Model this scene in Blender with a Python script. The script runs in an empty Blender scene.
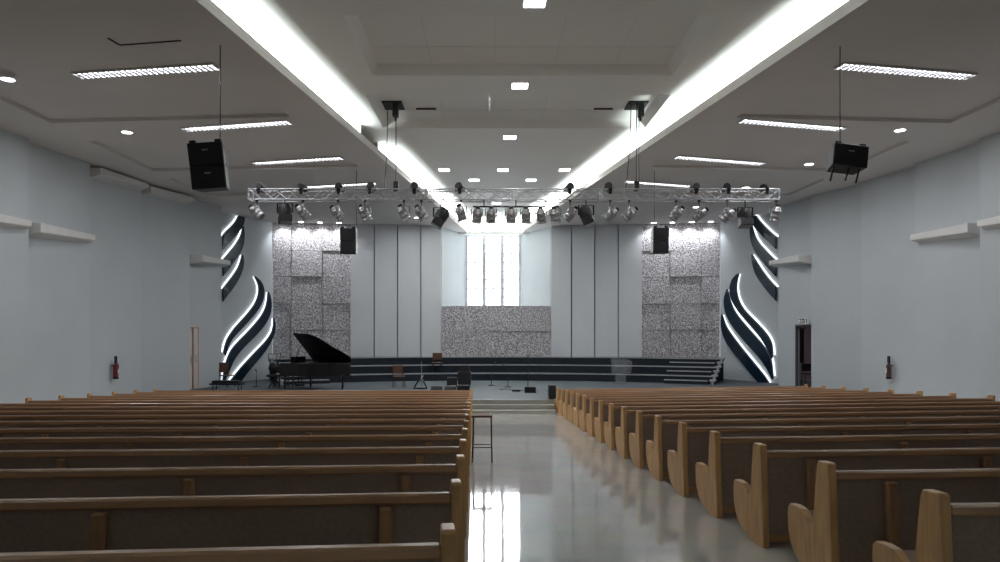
import bpy, bmesh, math, random
from mathutils import Vector, Matrix
random.seed(7)
SC = bpy.context.scene
COL = SC.collection
PI = math.pi
EYE = 1.52
F = 722.0
SL = 0.0533            # floor falls this much per metre towards the stage
STG = -0.739           # stage floor
CZ = 6.53              # side ceilings
CC = 7.05              # raised centre ceiling
AXW = 0.32
AX = 0.2               # centre line of the room
def fz(y, x=0): return (-SL*y if y < 13 else -SL*13-(min(y, 22.6)-13)*.0490)+.025+.010*max(0, x-2.25)

# ------------------------------------------------------------------ camera
cam = bpy.data.cameras.new('camera')
cam.lens = 26.0; cam.sensor_width = 36.0; cam.clip_end = 200
co = bpy.data.objects.new('camera', cam); COL.objects.link(co)
co.location = (0, 0, EYE)
co.rotation_euler = (PI/2, 0, 0); cam.shift_y = (330-281)/1000; cam.shift_x = (500-492)/1000
SC.camera = co
SC.view_settings.view_transform = 'Standard'
SC.view_settings.look = 'None'
SC.view_settings.exposure = 0.35
SC.view_settings.gamma = 1.0
SC.view_settings.use_curve_mapping = False
SC.cycles.use_denoising = True
SC.cycles.max_bounces = 8
SC.cycles.diffuse_bounces = 6
SC.cycles.sample_clamp_indirect = 4.0
SC.cycles.caustics_reflective = False
SC.cycles.caustics_refractive = False

# ------------------------------------------------------------------ materials
def mat(name, col, rough=.6, metal=0, noise=0, nscale=4, bump=0, bscale=20, stretch=None, emit=None, estr=0, col2=None, alpha=None, spec=None, coat=0):
    m = bpy.data.materials.new(name); m.use_nodes = True
    nt = m.node_tree; b = nt.nodes['Principled BSDF']
    b.inputs['Base Color'].default_value = (*col, 1)
    b.inputs['Roughness'].default_value = rough
    b.inputs['Metallic'].default_value = metal
    if spec is not None: b.inputs['Specular IOR Level'].default_value = spec
    if coat: b.inputs['Coat Weight'].default_value = coat; b.inputs['Coat Roughness'].default_value = .15
    if emit: b.inputs['Emission Color'].default_value = (*emit, 1); b.inputs['Emission Strength'].default_value = estr
    if alpha is not None: b.inputs['Alpha'].default_value = alpha
    tc = nt.nodes.new('ShaderNodeTexCoord'); mp = nt.nodes.new('ShaderNodeMapping')
    nt.links.new(tc.outputs['Object'], mp.inputs['Vector'])
    if stretch: mp.inputs['Scale'].default_value = stretch
    if noise or col2:
        n = nt.nodes.new('ShaderNodeTexNoise'); n.inputs['Scale'].default_value = nscale; n.inputs['Detail'].default_value = 4
        nt.links.new(mp.outputs[0], n.inputs['Vector'])
        r = nt.nodes.new('ShaderNodeValToRGB')
        c2 = col2 or tuple(max(0, c*(1-noise)) for c in col)
        r.color_ramp.elements[0].position = .35; r.color_ramp.elements[1].position = .65
        r.color_ramp.elements[0].color = (*c2, 1); r.color_ramp.elements[1].color = (*col, 1)
        nt.links.new(n.outputs['Fac'], r.inputs['Fac']); nt.links.new(r.outputs['Color'], b.inputs['Base Color'])
    if bump:
        n = nt.nodes.new('ShaderNodeTexNoise'); n.inputs['Scale'].default_value = bscale; n.inputs['Detail'].default_value = 3
        nt.links.new(mp.outputs[0], n.inputs['Vector'])
        bp = nt.nodes.new('ShaderNodeBump'); bp.inputs['Strength'].default_value = bump; bp.inputs['Distance'].default_value = .02
        nt.links.new(n.outputs['Fac'], bp.inputs['Height']); nt.links.new(bp.outputs[0], b.inputs['Normal'])
    return m

M = {}
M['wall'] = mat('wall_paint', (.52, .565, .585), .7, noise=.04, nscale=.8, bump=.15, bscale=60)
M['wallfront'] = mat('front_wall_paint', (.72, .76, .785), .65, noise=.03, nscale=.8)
M['ceil'] = mat('ceiling_paint', (.70, .67, .645), .85, noise=.04, nscale=.6)
M['cove'] = mat('cove_paint', (.80, .80, .77), .8, noise=.03, nscale=.6)
M['ledge'] = mat('ledge_paint', (.72, .72, .70), .7, noise=.05)
M['wood'] = mat('oak', (.42, .22, .095), .38, noise=.28, nscale=5, stretch=(1, 1, 6), spec=.35)
M['endwood'] = mat('oak_end', (.62, .36, .155), .4, noise=.25, nscale=4, stretch=(6, 6, .8), spec=.35)
M['rail'] = mat('oak_rail', (.48, .27, .14), .25, noise=.22, nscale=3, stretch=(.4, 6, 6), spec=.8)
M['backp'] = mat('pew_back_laminate', (.29, .205, .16), .75, noise=.18, nscale=40, bump=.1, bscale=150)
M['supwood'] = mat('oak_support', (.38, .20, .10), .5, noise=.3, nscale=5, stretch=(6, 6, 1))
M['uphol'] = mat('pew_seat_fabric', (.30, .22, .16), .9, noise=.15, nscale=60)
M['black'] = mat('black_plastic', (.012, .012, .014), .5, noise=.2, nscale=8)
M['blackgloss'] = mat('piano_lacquer', (.005, .005, .006), .35, noise=.2, nscale=2)
M['grille'] = mat('speaker_grille', (.008, .008, .010), .75, bump=.4, bscale=120)
M['blackmetal'] = mat('black_metal', (.02, .02, .022), .4, metal=.6, noise=.2)
M['alu'] = mat('brushed_aluminium', (.50, .50, .51), .3, metal=.85, noise=.5, nscale=22)
M['trussalu'] = mat('truss_aluminium', (.58, .59, .61), .35, metal=.6, noise=.1)
M['chrome'] = mat('chrome', (.8, .8, .82), .15, metal=1, noise=.05)
M['white'] = mat('white_enamel', (.75, .75, .74), .4, noise=.04)
M['navy'] = mat('navy_gloss', (.008, .022, .040), .22, noise=.15, nscale=2, spec=.4)
M['carpet'] = mat('dark_carpet', (.012, .018, .028), .9, noise=.25, nscale=30, bump=.2, bscale=200)
M['nosing'] = mat('aluminium_nosing', (.42, .44, .45), .4, metal=.2, noise=.05)
M['stage'] = mat('stage_floor_vinyl', (.095, .112, .125), .6, noise=.08, nscale=2, spec=.2)
M['step'] = mat('cream_step', (.37, .37, .33), .3, noise=.1, nscale=4)
M['doorwood'] = mat('pale_door', (.74, .62, .56), .4, noise=.15, nscale=4, stretch=(6, 6, .6))
M['brown'] = mat('brown_wood', (.13, .06, .035), .7, noise=.3, nscale=5, stretch=(4, 4, 1))
M['greyframe'] = mat('grey_window_frame', (.45, .46, .5), .6, noise=.05)
M['red'] = mat('extinguisher_red', (.20, .022, .025), .35, noise=.12)
M['redgrey'] = mat('extinguisher_dull', (.13, .06, .06), .35, noise=.12)
M['dark'] = mat('dark_void', (.01, .01, .01), .9, noise=.2)
M['greybox'] = mat('grey_cabinet', (.11, .12, .12), .6, noise=.15)
M['lens'] = mat('spotlight_lens', (.25, .26, .28), .1, noise=.1)
M['room'] = mat('side_room_paint', (.38, .31, .33), .8, noise=.1)
M['curtain'] = mat('dark_curtain', (.035, .025, .035), .9, noise=.3, nscale=9)
M['green'] = mat('sign_dark_green', (.01, .06, .04), .5, noise=.1)
M['tube'] = mat('fluorescent_tube', (1, 1, 1), .5, emit=(.93, .93, 1.0), estr=7, noise=.01)
M['led'] = mat('led_strip', (1, 1, 1), .5, emit=(.90, .95, 1.0), estr=1.15, noise=.01)
M['cled'] = mat('cove_tube', (1, 1, 1), .5, emit=(.92, 1.0, .98), estr=3.0, noise=.01)
M['downl'] = mat('downlight_diffuser', (1, 1, 1), .5, emit=(1.0, .98, 1.0), estr=7, noise=.01)

def stone():
    m = bpy.data.materials.new('split_face_stone'); m.use_nodes = True
    nt = m.node_tree; b = nt.nodes['Principled BSDF']; L = nt.links.new
    tc = nt.nodes.new('ShaderNodeTexCoord')
    v = nt.nodes.new('ShaderNodeTexNoise'); v.inputs['Scale'].default_value = 17; v.inputs['Detail'].default_value = 5; v.inputs['Roughness'].default_value = .65
    L(tc.outputs['Object'], v.inputs['Vector'])
    r = nt.nodes.new('ShaderNodeValToRGB'); e = r.color_ramp.elements
    e[0].position = .44; e[0].color = (.28, .27, .285, 1); e[1].position = .57; e[1].color = (.92, .90, .93, 1)
    L(v.outputs['Fac'], r.inputs['Fac']); L(r.outputs['Color'], b.inputs['Base Color'])
    bp = nt.nodes.new('ShaderNodeBump'); bp.inputs['Strength'].default_value = 1; bp.inputs['Distance'].default_value = .09
    L(v.outputs['Fac'], bp.inputs['Height']); L(bp.outputs[0], b.inputs['Normal'])
    b.inputs['Roughness'].default_value = .45
    return m
M['stone'] = stone()

def floor_mat():
    m = bpy.data.materials.new('polished_tile'); m.use_nodes = True
    nt = m.node_tree; b = nt.nodes['Principled BSDF']; L = nt.links.new
    tc = nt.nodes.new('ShaderNodeTexCoord')
    br = nt.nodes.new('ShaderNodeTexBrick'); br.offset = 0; br.squash = 1
    br.inputs['Scale'].default_value = 1; br.inputs['Brick Width'].default_value = .6; br.inputs['Row Height'].default_value = .6
    br.inputs['Mortar Size'].default_value = .006; br.inputs['Mortar Smooth'].default_value = .4
    br.inputs['Color1'].default_value = (.74, .74, .70, 1); br.inputs['Color2'].default_value = (.77, .77, .73, 1); br.inputs['Mortar'].default_value = (.69, .69, .65, 1)
    L(tc.outputs['Object'], br.inputs['Vector'])
    n = nt.nodes.new('ShaderNodeTexNoise'); n.inputs['Scale'].default_value = 2.2; n.inputs['Detail'].default_value = 5
    L(tc.outputs['Object'], n.inputs['Vector'])
    mx = nt.nodes.new('ShaderNodeMix'); mx.data_type = 'RGBA'; mx.blend_type = 'MULTIPLY'; mx.inputs[0].default_value = .25
    L(br.outputs['Color'], mx.inputs[6]); L(n.outputs['Color'], mx.inputs[7]); L(mx.outputs[2], b.inputs['Base Color'])
    n2 = nt.nodes.new('ShaderNodeTexNoise'); n2.inputs['Scale'].default_value = 1.3
    L(tc.outputs['Object'], n2.inputs['Vector'])
    bp = nt.nodes.new('ShaderNodeBump'); bp.inputs['Strength'].default_value = .08; bp.inputs['Distance'].default_value = .02
    L(n2.outputs['Fac'], bp.inputs['Height']); L(bp.outputs[0], b.inputs['Normal'])
    b.inputs['Roughness'].default_value = .045
    b.inputs['IOR'].default_value = 1.5
    return m
M['floor'] = floor_mat()

def window_mat():
    m = bpy.data.materials.new('daylit_glass'); m.use_nodes = True
    nt = m.node_tree; b = nt.nodes['Principled BSDF']; L = nt.links.new
    tc = nt.nodes.new('ShaderNodeTexCoord')
    n = nt.nodes.new('ShaderNodeTexNoise'); n.inputs['Scale'].default_value = 2.5; n.inputs['Detail'].default_value = 3
    L(tc.outputs['Object'], n.inputs['Vector'])
    r = nt.nodes.new('ShaderNodeValToRGB'); e = r.color_ramp.elements
    e[0].position = .3; e[0].color = (.62, .66, .74, 1); e[1].position = .6; e[1].color = (1, 1, 1, 1)
    L(n.outputs['Fac'], r.inputs['Fac']); L(r.outputs['Color'], b.inputs['Emission Color'])
    b.inputs['Emission Strength'].default_value = 2.6
    b.inputs['Base Color'].default_value = (.7, .75, .8, 1); b.inputs['Roughness'].default_value = .2
    return m
M['window'] = window_mat()

def acrylic():
    m = bpy.data.materials.new('clear_acrylic'); m.use_nodes = True
    b = m.node_tree.nodes['Principled BSDF']
    b.inputs['Base Color'].default_value = (.8, .85, .88, 1); b.inputs['Alpha'].default_value = .10; b.inputs['Roughness'].default_value = .1
    return m
M['acrylic'] = acrylic()

# ------------------------------------------------------------------ mesh helpers
class MB:
    def __init__(s): s.v = []; s.f = []; s.sm = []
    def add(s, vs, fs, smooth=False):
        o = len(s.v); s.v += [tuple(v) for v in vs]
        for f in fs: s.f.append(tuple(i+o for i in f)); s.sm.append(smooth)
    def box(s, x0, x1, y0, y1, z0, z1, mx=None):
        vs = [Vector(p) for p in ((x0,y0,z0),(x1,y0,z0),(x1,y1,z0),(x0,y1,z0),(x0,y0,z1),(x1,y0,z1),(x1,y1,z1),(x0,y1,z1))]
        if mx: vs = [mx @ v for v in vs]
        s.add(vs, ((0,3,2,1),(4,5,6,7),(0,1,5,4),(1,2,6,5),(2,3,7,6),(3,0,4,7)))
        return s
    def bar(s, a, b, w, h=None):
        a, b = Vector(a), Vector(b); h = h or w
        d = (b-a); L = d.length
        q = d.to_track_quat('X', 'Z').to_matrix().to_4x4(); q.translation = a
        return s.box(0, L, -w/2, w/2, -h/2, h/2, q)
    def tube(s, a, b, r, r2=None, n=10, cap=True):
        a, b = Vector(a), Vector(b); r2 = r if r2 is None else r2
        q = (b-a).to_track_quat('Z', 'Y').to_matrix()
        vs = []
        for p, rr in ((a, r), (b, r2)):
            for i in range(n):
                t = 2*PI*i/n; vs.append(p + q @ Vector((rr*math.cos(t), rr*math.sin(t), 0)))
        s.add(vs, [(i, (i+1) % n, n+(i+1) % n, n+i) for i in range(n)], True)
        if cap: s.add(vs, [tuple(range(n-1, -1, -1)), tuple(range(n, 2*n))])
        return s
    def path(s, pts, r, n=6):
        for p, q in zip(pts, pts[1:]): s.tube(p, q, r, n=n)
        return s
    def lathe(s, prof, mx=None, n=16):       # prof = [(r, z)]
        vs = []
        for r, z in prof:
            for i in range(n):
                t = 2*PI*i/n; v = Vector((r*math.cos(t), r*math.sin(t), z)); vs.append(mx @ v if mx else v)
        fs = []
        for k in range(len(prof)-1):
            for i in range(n): fs.append((k*n+i, k*n+(i+1) % n, (k+1)*n+(i+1) % n, (k+1)*n+i))
        s.add(vs, fs, True)
        s.add(vs, [tuple(range(n-1, -1, -1)), tuple(range((len(prof)-1)*n, len(prof)*n))])
        return s
    def prism(s, poly, ext, mp):             # poly 2D, ext (e0,e1), mp(u,v,e)->xyz
        n = len(poly)
        vs = [mp(u, v, ext[0]) for u, v in poly] + [mp(u, v, ext[1]) for u, v in poly]
        s.add(vs, [tuple(range(n-1, -1, -1)), tuple(range(n, 2*n))] + [(i, (i+1) % n, n+(i+1) % n, n+i) for i in range(n)])
        return s
    def grid(s, f, nu, nv, smooth=False):
        vs = [f(i/nu, j/nv) for j in range(nv+1) for i in range(nu+1)]
        s.add(vs, [(j*(nu+1)+i, j*(nu+1)+i+1, (j+1)*(nu+1)+i+1, (j+1)*(nu+1)+i) for j in range(nv) for i in range(nu)], smooth)
        return s
    def build(s, name, m, parent=None, bevel=0, seg=1):
        me = bpy.data.meshes.new(name); me.from_pydata(s.v, [], s.f); me.update()
        for p, sm in zip(me.polygons, s.sm): p.use_smooth = sm
        bm = bmesh.new(); bm.from_mesh(me)
        bmesh.ops.recalc_face_normals(bm, faces=bm.faces)
        if bevel: bmesh.ops.bevel(bm, geom=[e for e in bm.edges if e.is_manifold and e.calc_face_angle(0) > .6], offset=bevel, segments=seg, affect='EDGES', profile=.5)
        bm.to_mesh(me); bm.free()
        me.materials.append(M[m] if isinstance(m, str) else m)
        o = bpy.data.objects.new(name, me); COL.objects.link(o); o.parent = parent
        return o

def tag(o, label, cat, group=None, kind=None):
    o['label'] = label; o['category'] = cat
    if group: o['group'] = group
    if kind: o['kind'] = kind
    return o
def thing(name, label, cat, loc=(0,0,0), rz=0, group=None):
    o = bpy.data.objects.new(name, None); COL.objects.link(o); o.empty_display_size = .1
    o.location = loc; o.rotation_euler = (0, 0, rz)
    return tag(o, label, cat, group)
def struct(o): o['kind'] = 'structure'; return o
def at(px, py, Y):                           # point at distance Y seen at a pixel of the photograph
    return Vector(((px-492)/F*Y, Y, EYE+(330-py)/F*Y))
def dup(root, loc, rz=None, label=None):
    r = root.copy(); COL.objects.link(r); r.location = loc
    if rz is not None: r.rotation_euler = (0, 0, rz)
    if label: r['label'] = label
    for ch in list(root.children):
        c = ch.copy(); COL.objects.link(c); c.parent = r
        for g in list(ch.children):
            d = g.copy(); COL.objects.link(d); d.parent = c
    return r
NUM = ['first','second','third','fourth','fifth','sixth','seventh','eighth','ninth','tenth','eleventh','twelfth','thirteenth','fourteenth','fifteenth','sixteenth','seventeenth','eighteenth']

# ================================================================== ROOM SHELL
b = MB(); yb = -4
for ya, yc in ((yb, 13), (13, 23.5)):
  for xa, xc in ((-14, 2.25), (2.25, 14)):
    b.add([(xa,ya,fz(ya,xa)),(xc,ya,fz(ya,xc)),(xc,yc,fz(yc,xc)),(xa,yc,fz(yc,xa)),
       (xa,ya,fz(ya)-.3),(xc,ya,fz(ya)-.3),(xc,yc,fz(yc)-.3),(xa,yc,fz(yc)-.3)],
      ((0,1,2,3),(7,6,5,4),(0,4,5,1),(1,5,6,2),(2,6,7,3),(3,7,4,0)))
floor = struct(b.build('floor', 'floor'))

# stage platform and front steps
b = MB(); b.box(-14, 14, 23.45, 36, STG-.6, STG)
struct(b.build('floor', 'stage'))
b = MB(); h = (STG-fz(22.6))/3
b.box(-4.2, 2.0, 22.6, 23.46, fz(22.6)-.25, fz(22.6)+h)
b.box(-4.2, 2.0, 23.0, 23.46, fz(22.6)+h, fz(22.6)+2*h)
st = tag(b.build('step', 'step'), 'wide cream stone steps at the end of the aisle up to the stage', 'steps')
b = MB()
b.box(-14, 14, 23.36, 23.45, STG-.6, STG-.001)
struct(b.build('trim_1', 'step'))

# side walls: shallow saw-tooth panels that close in towards the stage
TEETH = [(-4,13.0),(2.2,12.95),(5.2,12.9),(8.0,12.85),(10.7,12.75),(13.4,12.65),(16.1,12.6),(18.9,12.45),(21.7,12.4),(24.5,12.2),(27.05,11.64),(29.3,11.3)]
def wall_side(sgn, name):
    b = MB(); doors = []
    for k in range(len(TEETH)-1):
        y0, w0 = TEETH[k]; y1, w1 = TEETH[k+1]
        w0 = w0 + (.26 if k else 0)
        if y0 == 27.05: w0 = w1+.62
        def P(t, z, off=0): return Vector((AXW+sgn*((w0+(w1-w0)*t)+off), y0+(y1-y0)*t, z))
        th = .10 if y0 == 27.05 else .5
        def slab(t0, t1, z0, z1):
            vs = [P(t0,z0),P(t1,z0),P(t1,z1),P(t0,z1),P(t0,z0,th),P(t1,z0,th),P(t1,z1,th),P(t0,z1,th)]
            b.add(vs, ((0,1,2,3),(7,6,5,4),(0,4,5,1),(1,5,6,2),(2,6,7,3),(3,7,4,0)))
        if y0 == 27.05:
            dt0, dt1 = (.03, .53) if sgn > 0 else (.03, .38)
            top = 1.68 if sgn > 0 else 1.62
            slab(0, dt0, -1.8, CZ+.05); slab(dt1, 1, -1.8, CZ+.05); slab(dt0, dt1, top, CZ+.05)
            doors = [P(dt0, STG), P(dt1, STG), top]
        else: slab(0, 1, -1.8, CZ+.05)
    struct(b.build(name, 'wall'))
    return doors
doorL = wall_side(-1, 'wall_left'); doorR = wall_side(1, 'wall_right')
b = MB(); b.box(-14, 14, yb-.3, yb, -1, 7.6); struct(b.build('wall_back', 'wall'))

# wedge ledges high on the side walls
def ledge(sgn, y0, y1, wn, wf, label, z0=4.0, z1=4.36):
    b = MB()
    A = AXW+sgn*(wn+.1); B = AXW+sgn*(wf+.1); i0 = AXW+sgn*(wn-.40); i1 = AXW+sgn*(wf-.24)
    vs = [(A,y0,z1),(i0,y0,z1),(i1,y1,z1),(B,y1,z1),(A,y0,z0),(i0,y0,z0+.10),(i1,y1,z0+.20),(B,y1,z0+.08)]
    b.add(vs, ((0,1,2,3),(7,6,5,4),(0,4,5,1),(1,5,6,2),(2,6,7,3),(3,7,4,0)))
    tag(b.build('wall_ledge', 'ledge', bevel=.015), label, 'ledge')
for s, side in ((-1,'left'),(1,'right')):
    ledge(s, 16.3, 18.75, 12.8, 12.5, 'white boxed ledge high on the %s wall, the one cut by the photo edge' % side)
    ledge(s, 19.1, 21.6, 12.65, 12.42, 'white boxed ledge high on the %s wall, second from the photo edge' % side)
    ledge(s, 27.2, 29.7, 11.62, 11.3, 'white boxed ledge on the %s wall next to the upper flame blades' % side)

ledge(-1, 21.95, 24.4, 12.6, 12.15, 'thin white ledge right under the ceiling on the left wall, the nearer one', 6.12, 6.46)
ledge(-1, 24.75, 26.95, 12.4, 11.62, 'thin white ledge right under the ceiling on the left wall, the farther one', 6.12, 6.46)
# ceilings ------------------------------------------------------------
def lipx(sgn, y):                            # inner edge of each side ceiling
    return (-4.5+.1243*(y-11.15)) if sgn < 0 else (5.71-.161*(y-11.2))
YE = 38.0
def ceil_side(sgn, name):
    # trays: rectangles in (outer/inner, y) with a small slant
    trays = [(12.9, 17.2), (18.9, 22.5), (23.6, 26.8)]
    xo = AX+sgn*10.9
    def xin(y): return lipx(sgn, y)+sgn*1.0
    b = MB()
    def quad(p): b.add(p, ((0,1,2,3),))
    ys = [yb]
    for a, c in trays: ys += [a, c]
    ys.append(YE)
    sl = .085
    def dy(x): return sl*(abs(x-AX)-7.5)    # slant: outer end further away
    def row(y0, y1, z, x0f, x1f, s0=True, s1=True):
        def pt(x, y, s): return (x, y+(dy(x) if s else 0), z)
        quad([pt(x0f(y0), y0, s0), pt(x1f(y0), y0, s0), pt(x1f(y1), y1, s1), pt(x0f(y1), y1, s1)])
    out = lambda y: AX+sgn*13.9
    inn = lambda y: lipx(sgn, y)
    inn2 = lambda y: lipx(sgn, y)
    for k in range(len(ys)-1):
        y0, y1 = ys[k], ys[k+1]
        if k % 2 == 0:
            row(y0, y1, CZ, inn, out, k > 0, k < len(ys)-2)
        else:
            D = .09
            row(y0, y1, CZ, inn, xin); row(y0, y1, CZ, lambda y: xo, out)
            row(y0, y1, CZ+D, xin, lambda y: xo)
            c = [(xin(y0), y0), (xo, y0), (xo, y1), (xin(y1), y1)]
            c = [(x, y+dy(x)) for x, y in c]
            for i in range(4):
                p, q = c[i], c[(i+1) % 4]
                quad([(p[0],p[1],CZ),(q[0],q[1],CZ),(q[0],q[1],CZ+D),(p[0],p[1],CZ+D)])
    # lip (fascia) and light trough behind it
    H = .23
    for k in range(20):
        y0 = yb+(YE-yb)*k/20; y1 = yb+(YE-yb)*(k+1)/20
        for x0, x1 in (((0), (.06)),):
            a0, a1 = lipx(sgn,y0), lipx(sgn,y1)
            t = sgn*.05
            quad([(a0,y0,CZ),(a1,y1,CZ),(a1,y1,CZ+H),(a0,y0,CZ+H)])
            quad([(a0,y0,CZ+H),(a1,y1,CZ+H),(a1+t,y1,CZ+H),(a0+t,y0,CZ+H)])
            quad([(a0+t,y0,CZ+H),(a1+t,y1,CZ+H),(a1+t,y1,CZ+.02),(a0+t,y0,CZ+.02)])
            o = sgn*.75
            quad([(a0+t,y0,CZ+.03),(a1+t,y1,CZ+.03),(a1+o,y1,CZ+.03),(a0+o,y0,CZ+.03)])
            quad([(a0+o,y0,CZ+.03),(a1+o,y1,CZ+.03),(a1+o,y1,CC+.02),(a0+o,y0,CC+.02)])
    struct(b.build(name, 'ceil'))
ceil_side(-1, 'ceiling'); ceil_side(1, 'ceiling')
# raised centre ceiling with two recessed trays
b = MB(); ct = [(12.7, 15.7), (17.0, 19.8)]
TX0, TX1 = -2.6, 3.92
def quad(p): b.add(p, ((0,1,2,3),))
ys = [yb, 12.7, 15.7, 17.0, 19.8, YE]
for k in range(5):
    y0, y1 = ys[k], ys[k+1]
    L0, L1, R0, R1 = lipx(-1,y0)-.76, lipx(-1,y1)-.76, lipx(1,y0)+.76, lipx(1,y1)+.76
    if k % 2 == 0: quad([(L0,y0,CC),(R0,y0,CC),(R1,y1,CC),(L1,y1,CC)])
    else:
        TX0, TX1 = (-2.6, 3.92) if k == 1 else (-2.98, 4.2)
        quad([(L0,y0,CC),(TX0,y0,CC),(TX0,y1,CC),(L1,y1,CC)]); quad([(TX1,y0,CC),(R0,y0,CC),(R1,y1,CC),(TX1,y1,CC)])
        D, B = .20, .16
        o = [(TX0,y0),(TX1,y0),(TX1,y1),(TX0,y1)]; i = [(TX0+B,y0+B),(TX1-B,y0+B),(TX1-B,y1-B),(TX0+B,y1-B)]
        for q in range(4):
            a, c, d, e = o[q], o[(q+1)%4], i[(q+1)%4], i[q]
            quad([(*a,CC),(*c,CC),(*d,CC+D),(*e,CC+D)])
        quad([(*p, CC+D) for p in i])
struct(b.build('ceiling', 'cove'))
# joints of the plaster boards inside the trays
for (y0, y1) in ct:
    b = MB()
    for x in (-1.3, .05, 1.35, 2.65): b.box(x, x+.012, y0+.18, y1-.18, CC+.194, CC+.199)
    b.box(-2.4, 3.7, (y0+y1)/2+.4, (y0+y1)/2+.412, CC+.194, CC+.199)
    struct(b.build('trim_2', 'ceil'))
# dark slots left open in the ceiling
for px0, px1, py, lab in ((416,436,108,'left'),(594,613,108,'right')):
    Y = F*(CC+.2-EYE)/(330-py); x0 = (px0-492)/F*Y; x1 = (px1-492)/F*Y
    b = MB(); b.box(x0, x1, Y, Y+.06, CC+.17, CC+.198)
    tag(b.build('ceiling_slot', 'dark'), 'narrow dark slot in the ceiling tray beside the %s hoist hatch' % lab, 'ceiling slot')
b = MB(); b.box(-1*.09, -.07+.03, 17.25, 19.5, CC+.18, CC+.197)  # line of leaking light, painted as a white strip
tag(b.build('painted_light_leak', 'white'), 'thin line of leaking light, painted as a pale strip across the second ceiling tray', 'painted light')
# access hatch outline on left ceiling
Y = 3617/(330-42.0); b = MB()
p = [at(108,38,3617/(330-38)), at(120,45,3617/(330-45)), at(181,40.5,3617/(330-40.5))]
for a, c in zip(p, p[1:]): b.bar((a.x,a.y,CZ+.15) if 0 else (a.x,a.y,CZ-.004), (c.x,c.y,CZ-.004), .04, .012)
tag(b.build('ceiling_hatch', 'dark'), 'dark gap of an access hatch in the ceiling at the top left', 'hatch')

# cove tubes in the troughs + light from them
def area(name, loc, sx, sy, rot, power, col=(1,1,1), spread=None):
    l = bpy.data.lights.new(name, 'AREA'); l.shape = 'RECTANGLE'; l.size = sx; l.size_y = sy; l.energy = power; l.color = col
    if spread: l.spread = spread
    o = bpy.data.objects.new(name, l); COL.objects.link(o); o.location = loc; o.rotation_euler = rot
    return o
for sgn in (-1, 1):
    segs = [(-3, 11), (11, 19.3), (21.6, 30.5), (30.5, 37.6)] if sgn < 0 else [(-3, 11), (11, 19.4), (19.4, 30.5), (30.5, 37.6)]
    for (y0, y1) in segs:
        n = max(1, int((y1-y0)/4.2))
        a = Vector((lipx(sgn,y0)+sgn*.28, y0, CZ+.09)); c = Vector((lipx(sgn,y1)+sgn*.28, y1, CZ+.09))
        t = MB(); t.tube(a, c, .018, n=8)
        side = 'left' if sgn < 0 else 'right'
        where = 'over the pews nearest the camera' if y0 < 0 else ('over the middle pews' if y0 < 15 else ('over the truss and stage front' if y0 < 25 else 'ending at the stage window'))
        tag(t.build('cove_tube', 'cled'), 'white light line hidden in the %s ceiling cove %s' % (side, where), 'cove light')
        d = c-a; m_ = (a+c)/2; ang = math.atan2(d.y, d.x)
        area('cove_glow', (m_.x, m_.y, CZ+.13), d.length, .10, (PI, 0, -0+0) if 0 else (PI, 0, ang), 25*d.length*(5 if y0 > 30 else (.35 if y0 < 0 else 1)), (.90, 1.0, .985))
# block that closes the left cove between its two light runs
b = MB(); x = lipx(-1, 19.4)
b.box(x-.74, x-.06, 19.4, 19.55, CZ+.03, CC+.01); b.box(x-.6, x+.1, 21.3, 21.5, CZ+.04, CC+.01)
struct(b.build('trim_3', 'cove'))

# ================================================================== FRONT WALLS
def vwall(b, x0, y0, x1, y1, z0, z1, th=.3):
    d = Vector((x1-x0, y1-y0, 0)).normalized(); n = Vector((-d.y, d.x, 0))*th
    vs = [Vector((x0,y0,z0)),Vector((x1,y1,z0)),Vector((x1,y1,z1)),Vector((x0,y0,z1))]
    vs += [v+n for v in vs]
    b.add(vs, ((0,1,2,3),(7,6,5,4),(0,4,5,1),(1,5,6,2),(2,6,7,3),(3,7,4,0)))
FL = [Vector((AX-11.9,30.3,0)), Vector((AX-10.43,33.6,0))]
FR = [Vector((AX+10.43,33.6,0)), Vector((AX+11.9,30.3,0))]
b = MB()
vwall(b, FL[0].x, FL[0].y, FL[1].x, FL[1].y, STG-.1, CZ+.04); b.box(FL[0].x-2, FL[0].x, 29.6, 30.3, STG-.1, CZ+.04)
struct(b.build('wall_front_left', 'wall'))
b = MB(); vwall(b, FR[0].x, FR[0].y, FR[1].x, FR[1].y, STG-.1, CZ+.04); b.box(FR[1].x, FR[1].x+.2, 29.5, 30.3, STG-.1, CZ+.04)
struct(b.build('wall_front_right', 'wall'))
# tall white saw-tooth panels
EDG = [6.9, 5.8, 4.7, 3.6, 2.65]
def lobe(u): return 34.28-.02*0+.10*(6.9-u)
for sgn, nm in ((-1,'wall_panels_left'),(1,'wall_panels_right')):
    b = MB()
    for k in range(4):
        w0, w1 = EDG[k]-(.0 if k == 0 else .03), EDG[k+1]+(.03 if k < 3 else 0)
        y0, y1 = lobe(w0)-.10, lobe(w1)-.04
        x0, x1 = AX+sgn*w0, AX+sgn*w1
        vs = [(x0,y0,.1),(x1,y1,.1),(x1,y1,CZ+.04),(x0,y0,CZ+.04),(x0,y0+.3,.1),(x1,y1+.3,.1),(x1,y1+.3,CZ+.04),(x0,y0+.3,CZ+.04)]
        b.add(vs, ((0,1,2,3),(7,6,5,4),(0,4,5,1),(1,5,6,2),(2,6,7,3),(3,7,4,0)))
    xa, xc = sorted((AX+sgn*7.0, AX+sgn*2.62)); b.box(xa, xc, lobe(2.65)+.22, lobe(2.65)+.6, .1, CZ+.04)
    struct(b.build(nm, 'wallfront'))
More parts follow.
